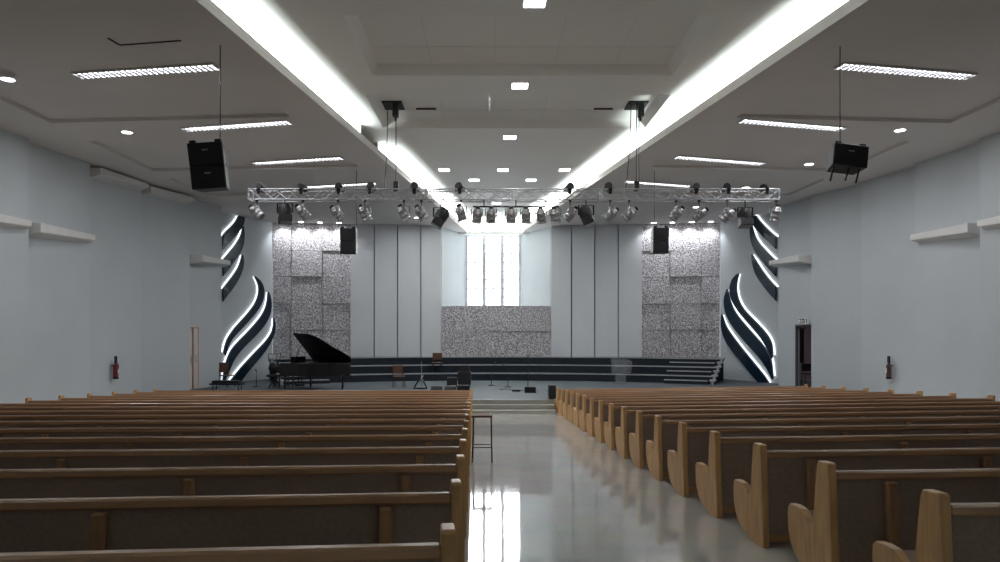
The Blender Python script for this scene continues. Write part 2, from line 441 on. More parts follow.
# split-stone fields either side: blocks proud by different amounts
def stone_field(sgn, name):
    cols = [(10.43,9.6),(9.6,8.2),(8.2,6.9)]
    zr = [.2, 1.5, 2.75, 4.02, 5.25, CZ+.03]
    D = [[.02,.10,.06],[.05,.12,.02],[.12,.03,.10],[.10,.12,.02],[.02,.04,.10]]   # bottom row first
    b = MB()
    for r in range(5):
        for c in range(3):
            w0, w1 = cols[c]; d = D[r][c]*.7
            f0 = 33.6+(10.43-w0)/3.53*.55; f1 = 33.6+(10.43-w1)/3.53*.55
            x0, x1 = AX+sgn*w0, AX+sgn*w1
            y0, y1 = f0+.14-d, f1+.14-d
            z0, z1 = zr[r]+.012, zr[r+1]-.012
            e = .012*sgn
            vs = [(x0-e,y0,z0),(x1+e,y1,z0),(x1+e,y1,z1),(x0-e,y0,z1),(x0-e,f0+.5,z0),(x1+e,f1+.5,z0),(x1+e,f1+.5,z1),(x0-e,f0+.5,z1)]
            b.add(vs, ((0,1,2,3),(7,6,5,4),(0,4,5,1),(1,5,6,2),(2,6,7,3),(3,7,4,0)))
    struct(b.build(name, 'stone'))
    b = MB(); b.box(min(AX+sgn*10.6,AX+sgn*6.8), max(AX+sgn*10.6,AX+sgn*6.8), 34.3, 34.6, .0, CZ+.04); struct(b.build('wall_back_of_stone', 'wallfront'))
stone_field(-1, 'wall_stone_left'); stone_field(1, 'wall_stone_right')
# centre stone base below the window
b = MB()
cols = [-2.6, -.3, 1.45, 2.6]; rows = [(.2, 1.45), (1.46, 2.68)]
for r, (z0, z1) in enumerate(rows):
    for c in range(3):
        d = [[.06, .02, .0],[.02, .06, .05]][r][c]
        b.box(AX+cols[c]+.008, AX+cols[c+1]-.008, 34.75-d, 35.3, z0, z1)
struct(b.build('wall_stone_center', 'stone'))
b = MB(); b.box(AX-2.66, AX+2.66, 34.8, 38.2, .1, 2.66); struct(b.build('trim_4', 'white'))
# niche walls + window
WX0, WX1, WZ0, WZ1 = -1.37, 1.50, 2.80, 6.45
b = MB(); vwall(b, AX-2.62, 34.9, WX0-.05, 38.0, 2.6, CC+.02); struct(b.build('wall_niche_left', 'wall'))
b = MB(); vwall(b, WX1+.05, 38.0, AX+2.62, 34.9, 2.6, CC+.02); struct(b.build('wall_niche_right', 'wall'))
b = MB(); b.box(WX0-1, WX0, 38.0, 38.3, 2.6, CC+.1); b.box(WX1, WX1+1, 38.0, 38.3, 2.6, CC+.1)
b.box(WX0, WX1, 38.0, 38.3, 2.6, WZ0); b.box(WX0, WX1, 38.0, 38.3, WZ1, CC+.1)
struct(b.build('wall_far', 'wallfront'))
b = MB(); b.box(WX0, WX1, 38.12, 38.15, WZ0, WZ1); win = struct(b.build('window_1', 'window'))
b = MB(); W = WX1-WX0
for k in range(4):
    x = WX0+W*k/3; b.box(x-.09, x+.09, 38.02, 38.11, WZ0, WZ1)
b.build('window_frame', 'greyframe', win)
b = MB()
for k in range(3):
    x = WX0+W*(k+.5)/3; b.box(x-.02, x+.02, 38.05, 38.11, WZ0, WZ1)
for k in range(9):
    z = WZ0+(WZ1-WZ0)*k/8; b.box(WX0, WX1, 38.04, 38.11, z-.025, z+.025)
b.build('glazing_bar', 'greyframe', win)
b = MB(); b.box(WX0-.1, WX1+.1, 37.85, 38.1, WZ0-.08, WZ0); b.build('window_sill', 'white', win)

b = MB(); b.box(-1.75, 1.95, 37.0, 37.05, 6.44, 6.56); b.box(-1.75, 1.95, 37.05, 37.35, 6.44, 6.47)
struct(b.build('trim_5', 'cove'))
t = MB(); t.tube((-1.5, 37.18, 6.52), (1.65, 37.18, 6.52), .018, n=8)
tag(t.build('cove_tube', 'cled'), 'white light line hidden behind the bar over the tall window', 'cove light')
area('cove_glow', (.08, 37.2, 6.56), 3.1, .2, (PI, 0, 0), 260, (.95, 1, 1))

# ================================================================== CHOIR RISERS
RC = Vector((AX, 12.8, 0)); A = math.radians(27.5)
ris = thing('choir_riser', 'curved dark carpeted choir steps with pale nosings across the stage', 'choir steps', (AX, 32.3, STG))
off = Vector((AX, 32.3, STG))
def arcpt(R, a, z): return Vector((RC.x+R*math.sin(a), RC.y+R*math.cos(a), z))-off
RR = [19.5, 20.3, 21.1]; hr = .338; N = 40
def rout(a): return min(22.0, (34.05-12.8)/math.cos(a))
for k in range(3):
    b = MB(); z1 = STG+hr*(k+1)-.012
    b.grid(lambda u, v: arcpt(RR[k], A*(2*u-1), STG+hr*k*0+(z1-STG)*v), N, 1)
    b.grid(lambda u, v: arcpt(RR[k]+(rout(A*(2*u-1))-RR[k])*v, A*(2*u-1), z1), N, 1)
    for s in (-1, 1):
        b.add([arcpt(RR[k], s*A, STG), arcpt(22.0, s*A, STG), arcpt(22.0, s*A, z1), arcpt(RR[k], s*A, z1)], ((0,1,2,3),))
    t = b.build('tier', 'carpet', ris)
    b = MB(); z2 = STG+hr*(k+1)
    for (ra, rb, za, zb) in ((0,0,1,0),(0,1,1,1)):
        b.grid(lambda u, v: arcpt(RR[k]-.02+(.06*v if rb else 0), A*(2*u-1), z2+.006-(0 if rb else .05*v)), N, 1)
    b.build('nosing', 'nosing', t)
# half steps at each end + pale end profile
for s in (-1, 1):
    for k in range(3):
        zt = STG+hr*k+hr/2; a0, a1 = (.79, .985)
        b = MB(); R0 = RR[k]-.36
        b.grid(lambda u, v: arcpt(R0, s*A*(a0+(a1-a0)*u), zt-.169*(1-v)-(.0)), 8, 1)
        b.grid(lambda u, v: arcpt(R0+.38*v, s*A*(a0+(a1-a0)*u), zt), 8, 1)
        for aa in (a0, a1): b.add([arcpt(R0,s*A*aa,zt-.169),arcpt(R0+.38,s*A*aa,zt-.169),arcpt(R0+.38,s*A*aa,zt),arcpt(R0,s*A*aa,zt)], ((0,1,2,3),))
        hs = b.build('half_step', 'carpet', ris)
        b = MB(); b.grid(lambda u, v: arcpt(R0-.02, s*A*(a0+(a1-a0)*u), zt+.006-.045*(1-v)), 8, 1)
        b.grid(lambda u, v: arcpt(R0-.02+.06*v, s*A*(a0+(a1-a0)*u), zt+.006), 8, 1); b.build('nosing', 'nosing', hs)
    b = MB()
    for k in range(6):
        R0 = RR[0]-.36+.4*k-.02; z = STG+.169*(k+1); aa = s*(A*1.0+.002)
        for (p, q) in (((R0, z-.169), (R0, z)), ((R0, z), (R0+.4, z))):
            u, w = arcpt(p[0], aa, p[1]), arcpt(q[0], aa, q[1]); b.bar(u, w, .22 if s else .1, .07)
    b.build('end_profile', 'nosing', ris)
# dark ledge line behind the last tier
# ================================================================== FLAME BLADES
def traced(pts, scale, ox, oy): return [(ox+x/scale, oy+y/scale) for x, y in pts]
def smooth(pts, it=2):
    for _ in range(it):
        q = []
        for i in range(len(pts)-1):
            p, r = Vector(pts[i]), Vector(pts[i+1]); q += [p*.75+r*.25, p*.25+r*.75]
        pts = [pts[0]] + [tuple(v) for v in q] + [pts[-1]]
    return [tuple(p) for p in pts]
def on_plane(px, py, P, Q):                  # the wall point a traced outline point lies on, as (s, z)
    k = (px-492)/F; d = Q-P
    t = (k*P.y-P.x)/(d.x-k*d.y); y = P.y+d.y*t
    return t*d.length, EYE+(330-py)/F*y
def blade(convex, concave, sc, ox, oy, P, Q, label, nf):
    cv = smooth(traced(convex, sc, ox, oy)); cc = smooth(traced(concave, sc, ox, oy))
    a = [on_plane(x, y, P, Q) for x, y in cv]; c = [on_plane(x, y, P, Q) for x, y in cc]
    d = (Q-P).normalized(); n = nf
    def W(s_, z, e): v = P+d*s_+n*e; return Vector((v.x, v.y, min(z, CZ-.04)))
    cen = W(*[sum(q)/len(a) for q in zip(*a)], 0)
    root = thing('flame_blade', label, 'wall decoration', cen)
    # concave (lit) side runs from tip to foot, convex from tip to foot
    m = min(len(a), len(c))
    def rs(L, k):                            # resample by length
        seg = [0]
        for p, q in zip(L, L[1:]): seg.append(seg[-1]+math.hypot(q[0]-p[0], q[1]-p[1]))
        out = []
        for i in range(k):
            t = seg[-1]*i/(k-1); j = max(0, min(len(L)-2, sum(1 for x in seg if x <= t)-1))
            u = 0 if seg[j+1] == seg[j] else (t-seg[j])/(seg[j+1]-seg[j])
            out.append((L[j][0]+(L[j+1][0]-L[j][0])*u, L[j][1]+(L[j+1][1]-L[j][1])*u))
        return out
    K = 28; a = rs(a, K); c = rs(c, K)
    b = MB()
    b.grid(lambda u, v: (lambda i: W(*(a[i] if v else c[i]), .17)-cen)(round(u*(K-1))), K-1, 1)
    for L in (a, c): b.grid(lambda u, v: (lambda i: W(*L[i], .10+.07*v)-cen)(round(u*(K-1))), K-1, 1)
    b.grid(lambda u, v: (lambda i: W(*(a[i] if v else c[i]), .10)-cen)(round(u*(K-1))), K-1, 1)
    for i in (0, K-1): b.add([W(*a[i], .10)-cen, W(*c[i], .10)-cen, W(*c[i], .17)-cen, W(*a[i], .17)-cen], ((0,1,2,3),))
    b.build('blade', 'navy', root)
    # light strip behind the concave edge
    lit = []
    for i in range(K):
        p = Vector(c[max(0, i-1)]); q = Vector(c[min(K-1, i+1)]); t = (q-p).normalized(); nn = Vector((-t.y, t.x))
        if (Vector(a[K//2])-Vector(c[K//2])).dot(nn) > 0: nn = -nn
        wd = .05*min(1, .35+i/7)
        lit.append((Vector(c[i]), Vector(c[i])+nn*wd))
    b = MB()
    b.grid(lambda u, v: (lambda i: W(*(lit[i][1] if v else lit[i][0]), .075)-cen)(round(u*(K-1))), K-1, 1)
    b.grid(lambda u, v: (lambda i: W(*(lit[i][1] if v else lit[i][0]), .03)-cen)(round(u*(K-1))), K-1, 1)
    for e in (0, 1): b.grid(lambda u, v: (lambda i: W(*lit[i][e], .03+.045*v)-cen)(round(u*(K-1))), K-1, 1)
    b.build('light_strip', 'led', root)
nl = Vector((FL[1].y-FL[0].y, -(FL[1].x-FL[0].x), 0)).normalized()
nr = Vector((-(FR[0].y-FR[1].y), -(FR[1].x-FR[0].x), 0)).normalized()
def pl(S): return S
a2 = (4.5, 205, 270, FL[0], FL[1])
blade([(215,28),(240,48),(255,80),(257,110),(248,145),(225,185),(190,225),(150,268),(115,305),(95,340),(82,385)],
      [(213,30),(226,52),(234,80),(232,110),(218,148),(192,184),(160,220),(125,258),(98,295),(82,330),(74,370)], *a2,
      'topmost of the three large navy flame blades low on the left front wall', nl)
blade([(275,98),(287,130),(289,165),(282,205),(262,243),(230,282),(190,322),(150,362),(118,405),(98,455),(76,503)],
      [(274,100),(272,135),(264,170),(246,205),(215,243),(178,283),(138,322),(108,358),(90,398),(78,440),(70,500)], *a2,
      'middle of the three large navy flame blades low on the left front wall', nl)
blade([(300,216),(307,250),(302,285),(285,328),(255,372),(220,415),(180,460),(150,503)],
      [(299,218),(299,255),(288,288),(262,322),(225,360),(185,402),(145,446),(100,503)], *a2,
      'lowest of the three large navy flame blades low on the left front wall', nl)
a1 = (5.914, 215, 205, FL[0], FL[1])
blade([(160,58),(160,95),(148,130),(115,175),(75,218),(33,265)], [(128,58),(112,95),(80,130),(45,162),(33,182)], *a1,
      'topmost small navy flame blade under the ceiling on the left front wall', nl)
blade([(155,128),(160,180),(155,235),(132,290),(92,345),(33,422)], [(152,130),(142,180),(112,232),(72,280),(33,325)], *a1,
      'second navy flame blade from the ceiling on the left front wall', nl)
blade([(150,293),(158,330),(152,375),(130,432),(95,490),(55,540),(33,570)], [(148,296),(132,358),(100,410),(62,458),(33,495)], *a1,
      'third navy flame blade from the ceiling on the left front wall, beside the ledge', nl)
a4 = (4.5, 715, 265, FR[0], FR[1])
blade([(115,38),(93,55),(79,85),(75,120),(85,160),(110,202),(150,247),(190,292),(225,340),(250,385),(266,422)],
      [(117,40),(106,80),(106,120),(117,163),(142,203),(182,243),(226,288),(256,328),(268,360),(270,405)], *a4,
      'topmost of the three large navy flame blades low on the right front wall', nr)
blade([(65,108),(52,140),(50,180),(60,225),(85,272),(125,322),(170,372),(215,422),(248,470),(268,515)],
      [(67,110),(77,160),(97,208),(132,253),(172,298),(217,348),(250,392),(264,428),(271,500)], *a4,
      'middle of the three large navy flame blades low on the right front wall', nr)
blade([(40,223),(36,260),(42,302),(60,348),(95,397),(135,444),(170,488),(205,528)],
      [(42,225),(54,265),(78,305),(112,350),(152,400),(192,448),(230,494),(252,528)], *a4,
      'lowest of the three large navy flame blades low on the right front wall', nr)
a3 = (5.617, 740, 205, FR[0], FR[1])
blade([(68,35),(74,85),(95,128),(130,165),(172,207),(216,248)], [(92,35),(107,70),(142,110),(182,150),(216,178)], *a3,
      'topmost small navy flame blade under the ceiling on the right front wall', nr)
blade([(74,100),(68,150),(75,205),(97,262),(140,320),(180,365),(216,402)], [(76,102),(92,165),(112,205),(152,250),(192,292),(216,314)], *a3,
      'second navy flame blade from the ceiling on the right front wall', nr)
blade([(79,278),(82,330),(100,390),(140,450),(180,500),(216,538)], [(81,280),(107,320),(142,375),(182,425),(216,460)], *a3,
      'third navy flame blade from the ceiling on the right front wall, beside the ledge', nr)

# ================================================================== DOORS
# left: double door of pale wood, leaves a little ajar
p, q, top = doorL
d = (q-p); L = d.length; rz = math.atan2(d.y, d.x)
o = thing('door_1', '', ''); del o['label'], o['category']; o['kind'] = 'structure'; o.location = p; o.rotation_euler = (0,0,rz)
b = MB(); Hd = top-STG
for k, ang in ((0, -.30), (1, .22)):
    hx = 0.02 if k == 0 else L-.02; w = L/2-.07
    mx = Matrix.Translation((hx, 0, 0)) @ Matrix.Rotation(ang, 4, 'Z')
    b = MB(); b.box(0 if k == 0 else -w, w if k == 0 else 0, -.02, .02, .005, Hd-.03, mx)
    lf = b.build('door_leaf', 'doorwood', o, bevel=.004)
    b = MB(); x = (w-.08) if k == 0 else -(w-.08); b.tube(mx @ Vector((x,-.06,1.0)), mx @ Vector((x,-.06,1.3)), .012); b.tube(mx @ Vector((x,-.02,1.02)), mx @ Vector((x,-.06,1.02)), .008); b.tube(mx @ Vector((x,-.02,1.28)), mx @ Vector((x,-.06,1.28)), .008)
    b.build('door_handle', 'chrome', lf)
b = MB(); b.box(-.06, .0, -.04, .14, 0, Hd+.06); b.box(L, L+.06, -.04, .14, 0, Hd+.06); b.box(-.06, L+.06, -.04, .14, Hd, Hd+.06); b.build('door_frame', 'doorwood', o)
b = MB(); b.box(AX-14.0, AX-12.4, 26.9, 29.2, STG, 3); struct(b.build('wall_behind_left_door', 'room'))
# right: open doorway with a small room beyond
p, q, top = doorR
d = (q-p); L = d.length; rz = math.atan2(d.y, d.x); Hd = top-STG
o = bpy.data.objects.new('door_2', None); COL.objects.link(o); o['kind'] = 'structure'; o.location = p; o.rotation_euler = (0,0,rz)
b = MB(); b.box(-.03, .0, -.14, .04, 0, Hd+.03); b.box(L-.02, L+.04, -.14, .04, 0, Hd+.03); b.box(-.05, L+.05, -.14, .04, Hd-.02, Hd+.05); b.build('door_frame', 'greybox', o)
b = MB(); x0, x1, y0, y1, z0, z1 = 12.35, 16, 26.6, 33.5, STG-.02, 2.6
b.box(x1, x1+.1, y0, y1, z0, z1); b.box(x0, x1, y0-.1, y0, z0, z1); b.box(x0, x1, y1, y1+.1, z0, z1); b.box(x0, x1, y0, y1, z1, z1+.1); b.box(x0, x1, y0, y1, z0-.06, z0+.005)
struct(b.build('wall_side_room', 'room'))
b = MB()
b.grid(lambda u, v: Vector((13.3+.5*u, 31.9+.05*math.sin(u*40), STG+.8+1.5*v)), 60, 1, True)
b.box(13.25, 13.85, 31.9, 31.93, STG+2.3, STG+2.34)
cu = tag(b.build('wall_curtain', 'curtain'), 'dark curtain hanging in the room behind the open right doorway', 'curtain')
area('side_room_lamp', (14.3, 30, 2.5), .6, .6, (0,0,0), 14, (1,.95,.95))
# sign above the doorway
P = at(809.5, 322.2, 27.35); b = MB()
sg = thing('exit_sign', 'small sign with dark marks above the open right doorway', 'sign', (AX+11.50, 27.6, 0))
y0, z0, z1 = 26.98, 1.74, 1.98; X = AX+11.62
sg.location = (X, y0+.45, z0)
b = MB(); b.box(-.01, .015, -.42, .42, 0, z1-z0); b.build('sign_plate', 'white', sg)
b = MB()
for (u0,u1,v0,v1) in ((-.36,-.30,.03,.21),(-.14,-.08,.04,.2),(-.08,.1,.17,.21),(-.08,.1,.10,.13),(-.08,.1,.03,.06),(.16,.34,.17,.21),(.16,.34,.03,.06),(.16,.2,.06,.17)):
    b.box(-.016, -.010, u0, u1, v0, v1)
b.build('sign_mark', 'dark', sg)

# ================================================================== CEILING LIGHTS
def fluor(px0, py0, px1, py1, z, label):
    c0 = at(px0, py0, F*(z-EYE)/(330-py0)); c1 = at(px1, py1, F*(z-EYE)/(330-py1))
    d = c1-c0; L = d.length; m = (c0+c1)/2; rz = math.atan2(d.y, d.x)
    o = thing('ceiling_light', label, 'ceiling light', (m.x, m.y, z), rz)
    w = .30
    b = MB()
    for s in (-1, 1):
        b.box(-L/2, L/2, s*w/2-.012, s*w/2+.012, -.035, 0); b.box(s*L/2-.012, s*L/2+.012, -w/2, w/2, -.035, 0)
    b.box(-L/2, L/2, -w/2, w/2, -.006, 0); b.build('housing', 'white', o)
    b = MB()
    for s in (-1, 1): b.tube((-L/2+.05, s*.075, -.016), (L/2-.05, s*.075, -.016), .013, n=8)
    b.build('tube', 'tube', o)
    b = MB(); n = int(L/.115)
    for k in range(1, n): x = -L/2+L*k/n; b.box(x-.022, x+.022, -w/2, w/2, -.045, -.0355)
    b.box(-L/2, L/2, -.02, .02, -.045, -.0355)
    b.build('louver', 'alu', o)
    area('tube_light', (m.x, m.y, z-.05), L*.95, w, (0, 0, rz), 40, (.93, .94, 1.0))
FLU = [((77,75,217,66),'left','nearest the camera'),((184,129,290,121.5),'left','second from the camera'),((254,163,342,157.5),'left','third from the camera'),((303,187,376,183),'left','last before the stage'),
       ((839,65,971,76),'right','nearest the camera'),((741,120,843,128.5),'right','second from the camera'),((676,156.5,763,163.5),'right','third from the camera'),((624,181,696,186.5),'right','last before the stage')]
for i, (q, side, wh) in enumerate(FLU):
    z = CZ-.002 if i % 4 in (1, 3) else CZ+.08
    if i % 4 in (1,): z = CZ-.002
    fluor(*q, z if i % 4 != 3 else CZ+.08, 'long louvred fluorescent fitting on the %s ceiling, %s' % (side, wh))
def downlight(x, y, z, label, round_=False, power=30):
    o = thing('downlight', label, 'downlight', (x, y, z))
    b = MB()
    if round_:
        b.tube((0,0,-.012), (0,0,.0), .15, n=20); b.build('trim_ring', 'white', o)
        b = MB(); b.tube((0,0,-.018), (0,0,-.0125), .12, n=20); b.build('diffuser', 'downl', o)
    else:
        b.box(-.20, .20, -.20, .20, -.012, 0); b.build('trim_frame', 'white', o)
        b = MB(); b.box(-.175, .175, -.175, .175, -.02, -.0125); b.build('diffuser', 'downl', o)
    area('downlight_glow', (x, y, z-.03), .3, .3, (0,0,0), power, (1,.98,1))
for x, y, lab in ((.72,12.17,'nearest the camera, above the first ceiling tray'),(.63,16.33,'between the two ceiling trays'),(.51,20.7,'just beyond the second ceiling tray'),
                  (-1.65,24.9,'left of the row of three above the truss'),(.38,24.9,'middle of the row of three above the truss'),(2.5,24.9,'right of the row of three above the truss'),
                  (-.66,26.6,'left one of the pair above the truss'),(1.44,26.6,'right one of the pair above the truss'),(.2,31.4,'seen just under the truss centre'),(.2,34.2,'small one nearest the window')):
    downlight(x, y, CC, 'square ceiling downlight in the middle strip, '+lab)
RL = [(8,79,'left','nearest the camera at the photo edge'),(127,132,'left','second from the camera'),(197,164.5,'left','third from the camera'),(900,130,'right','nearest the camera'),(809,164,'right','second from the camera'),(746,187.5,'right','just above the right truss end'),(696,207,'right','seen under the truss'),(417,217.5,'left','seen under the truss by the dark spotlight')]
for px, py, side, wh in RL:
    Y = 3617/(330-py)
    if px == 197: continue
    downlight((px-492)/F*Y, Y, CZ, 'round ceiling downlight on the %s side, %s' % (side, wh), True)

# spots washing the stone fields
for sgn in (-1, 1):
    for k, w in enumerate((9.9, 9.05, 8.2, 7.35)):
        l = bpy.data.lights.new('stone_wash', 'SPOT'); l.energy = 60; l.spot_size = math.radians(115); l.spot_blend = .7; l.shadow_soft_size = .04; l.color = (.95,.96,1)
        o = bpy.data.objects.new('stone_wash', l); COL.objects.link(o)
        yy = 33.6+(10.43-w)/3.53*.55-.35
        o.location = (AX+sgn*w, yy, CZ-.06); o.rotation_euler = (math.radians(16), 0, 0)
        downlight(AX+sgn*w, yy, CZ, 'small ceiling spotlight washing the %s stone field, %s from the outer edge' % ('left' if sgn < 0 else 'right', NUM[k]), True, power=1)

# ================================================================== PEWS
def pew_meshes(sgn, L):
    P = [(0,0),(.16,0),(.34,.025),(.48,.07),(.58,.13),(.635,.20),(.66,.28),(.665,.38),(.655,.455),(.62,.48),(.54,.485),(.44,.475),(.385,.44),(.34,.405),(.295,.395),(.26,.425),(.235,.50),(.195,.70),(.165,.83),(.145,.862),(.02,.862),(0,.85)]
    x = lambda a: sgn*a
    def endp(x0, x1):
        b = MB(); b.prism(P, (x(x0), x(x1)), lambda u, v, e: (e, u, v)); return b
    parts = []
    parts.append((endp(0, .058), 'end_panel', 'endwood', .006))
    parts.append((endp(L-.058, L), 'end_panel', 'endwood', .006))
    def bx(x0, x1, *r): b = MB(); b.box(min(x(x0),x(x1)), max(x(x0),x(x1)), *r); return b
    parts.append((bx(.056, L-.056, .0, .075, .745, .803), 'top_rail', 'rail', .012))
    parts.append((bx(.056, L-.056, .02, .05, .10, .748), 'backrest', 'backp', 0))
    parts.append((bx(.056, L-.056, .01, .055, .05, .115), 'bottom_rail', 'wood', .004))
    b = MB(); xs = (x(.056), x(L-.056))
    b.prism([(.10,.37),(.60,.36),(.63,.38),(.63,.41),(.60,.43),(.12,.41)], (min(xs), max(xs)), lambda u, v, e: (e, u, v))
    parts.append((b, 'seat', 'uphol', 0))
    k = 0
    while .42+1.5*k < L-.3:
        c = .42+1.5*k
        b = MB(); b.box(min(x(c-.038),x(c+.038)), max(x(c-.038),x(c+.038)), -.03, .022, 0.0, .735)
        parts.append((b, 'support', 'supwood', .012)); k += 1
    return parts
def make_pew(sgn, L):
    root = thing('pew', '', 'pew')
    for b, n, m, bv in pew_meshes(sgn, L): b.build(n, m, root, bevel=bv)
    return root
TS = math.atan(SL)
def place(root, X, Y, t):
    R = (Matrix.Rotation(-.010, 4, 'Y') if X > 0 else Matrix.Identity(4)) @ Matrix.Rotation(-TS, 4, 'X') @ Matrix.Rotation(math.atan(t), 4, 'Z')
    root.rotation_euler = R.to_euler(); root.location = (X, Y, fz(Y)-.004)
side_word = {-1: 'left', 1: 'right'}
for sgn, L, y0, dy, n, t in ((-1, 9.5, 2.79, 1.187, 17, .06), (1, 8.2, 3.62, 1.19, 17, .07)):
    proto = make_pew(sgn, L); proto2 = None
    for k in range(n):
        Y = y0+dy*k; X = (-.075-.0235*Y) if sgn < 0 else 2.32-.011*Y
        r = proto if k == 0 else dup(proto, (0,0,0))
        r['group'] = 'oak pews left of the aisle' if sgn < 0 else 'oak pews right of the aisle'
        if k == 0: w = 'the row nearest the camera'
        elif k == n-1: w = 'the front row by the stage'
        elif k <= n//2: w = '%s row from the camera' % NUM[k]
        else: w = '%s row from the stage' % NUM[n-1-k]
        r['label'] = 'oak pew with brown back %s of the aisle, %s' % (side_word[sgn], w)
        if k: r.rotation_euler = proto.rotation_euler
        place(r, X, Y, (.10-.004*k) if sgn < 0 else .02+.004*k)

# ================================================================== TRUSS
TY = 18.2; TB, TT = 4.78, 5.04; TX = (-6.08, 7.18); TD = .34
tr = thing('lighting_truss', 'long silver box truss hung across the hall above the pews', 'lighting truss', (AX, TY, TB))
o0 = Vector((AX, TY, TB))
for y in (TY-TD/2, TY+TD/2):
    for z in (TB, TT):
        b = MB(); b.tube(Vector((TX[0],y,z))-o0, Vector((TX[1],y,z))-o0, .017, n=8); b.build('chord', 'trussalu', tr)
n = 42
def lace(f, name='lacing', r=.011):
    b = MB()
    for k in range(n):
        x0 = TX[0]+(TX[1]-TX[0])*k/n; x1 = TX[0]+(TX[1]-TX[0])*(k+1)/n
        p, q = f(k % 2); b.tube(Vector((x0, *p))-o0, Vector((x1, *q))-o0, r, n=5, cap=False)
    b.build(name, 'trussalu', tr)
yf, yr = TY-TD/2, TY+TD/2
lace(lambda k: ((yf,TB),(yf,TT)) if k else ((yf,TT),(yf,TB)), r=.012)
lace(lambda k: ((yf,TB),(yf,TT)) if not k else ((yf,TT),(yf,TB)), r=.012)
lace(lambda k: ((yr,TB),(yr,TT)) if k else ((yr,TT),(yr,TB)))
lace(lambda k: ((yf,TT),(yr,TT)) if k else ((yr,TT),(yf,TT)))
lace(lambda k: ((yf,TB),(yr,TB)) if k else ((yr,TB),(yf,TB)))
for x in (TX[0], (2*TX[0]+TX[1])/3, AX+.3, (TX[0]+2*TX[1])/3, TX[1]):
    b = MB(); c = [Vector((x,yf,TB)),Vector((x,yr,TB)),Vector((x,yr,TT)),Vector((x,yf,TT))]
    for i in range(4): b.tube(c[i]-o0, c[(i+1)%4]-o0, .02, n=6)
    b.build('end_frame', 'trussalu', tr)
# short bar under the middle carrying a row of cans
bar = thing('lighting_bar', 'thin dark bar under the middle of the truss holding a row of spotlights', 'lighting bar', (AX+.4, TY-.1, 4.61))
b = MB(); b.tube((-1.08,0,0), (1.08,0,0), .022, n=8); b.build('pipe', 'blackmetal', bar)
for x in (-.8, .0, .75):
    b = MB(); b.tube((x,0,0), (x,0,TB-4.61), .014, n=6); b.build('drop_arm', 'blackmetal', bar)

def par(px, py, aim, label, hang=TB, sc=1.2, mat_='alu', Y=TY-.12, group='silver spotlights under the truss'):
    c = at(px, py, Y)
    o = thing('stage_spotlight', label, 'spotlight', c, 0, group)
    d = Vector(aim).normalized(); q = d.to_track_quat('Z', 'Y').to_matrix().to_4x4()
    b = MB(); r = .098*sc
    b.lathe([(.045*sc,-.17*sc),(.075*sc,-.155*sc),(.09*sc,-.10*sc),(r,-.09*sc),(r*1.08,-.085*sc),(r*1.08,-.07*sc),(r,-.065*sc),(r,.02*sc),(r*1.06,.025*sc),(r*1.06,.04*sc),(r,.045*sc),(r,.11*sc),(r*1.12,.115*sc),(r*1.12,.135*sc),(r*.9,.135*sc),(r*.88,.10*sc)], q, 16)
    can = b.build('can', mat_, o)
    b = MB(); b.lathe([(r*.86,.10*sc),(r*.86,.105*sc)], q, 16); b.build('lens', 'lens', can)
    b = MB(); b.lathe([(.045*sc,-.215*sc),(.05*sc,-.168*sc)], q, 10); b.build('back_cap', 'black', can)
    ztop = hang-c.z
    sx = Vector((0,1,0)) if abs(d.x) > .45 else Vector((1,0,0))
    b = MB(); w = r*1.2; yk = min(ztop-.05, .19)
    b.bar(sx*w, sx*w+Vector((0,0,yk)), .012, .03); b.bar(-sx*w, -sx*w+Vector((0,0,yk)), .012, .03)
    b.bar(-sx*w+Vector((0,0,yk)), sx*w+Vector((0,0,yk)), .03, .012); b.build('yoke', 'blackmetal' if mat_ == 'black' else 'alu', o)
    b = MB(); b.tube((0,0,yk), (0,0,ztop+.01), .014, n=6); b.box(-.03,.03,-.03,.03,ztop-.05,ztop+.005); b.build('clamp', 'blackmetal', o)
    return o
LW = [(257,213,(.8,-.1,-.75),'outermost at the left truss end'),(303,213,(.6,.3,-.75),'right of the dark lamp near the left truss end'),(338,214,(.62,.2,-.72),'above the left stone field'),
      (365,214,(.35,.2,-.9),'fourth from the left truss end'),(404,214,(.4,.2,-.88),'first left of the left hoist chain foot pair'),(421.5,214,(.5,.2,-.8),'beside the dark lamp left of the cove')]
for px, py, aim, lab in LW: par(px, py, aim, 'silver can spotlight under the truss, '+lab)
par(461, 214, (.25,.4,-.9), 'silver can spotlight under the truss, just left of the short dark bar')
for i, px in enumerate((477, 491, 511, 526, 541, 555)):
    par(px, 216.5, (.05*(i-2), .35, -.9), 'silver can spotlight on the short dark bar, %s from its left end' % NUM[i], hang=4.61, Y=TY-.1, group='spotlights on the short bar')
for px, py, aim, lab in ((570,214.5,(-.6,.3,-.7),'left of the dark lamp right of centre'),(610,215,(-.75,.2,-.6),'first right of the dark lamp right of centre'),(629,214.5,(-.75,.2,-.6),'below the right hoist chains'),
      (676,214.5,(-.65,.2,-.7),'above the right stone field, left one'),(699,215,(-.8,.2,-.6),'above the right stone field, right one'),(727,216,(-.75,.2,-.6),'third from the right truss end'),(776,215,(-.15,.2,-.95),'outermost at the right truss end')):
    par(px, py, aim, 'silver can spotlight under the truss, '+lab)
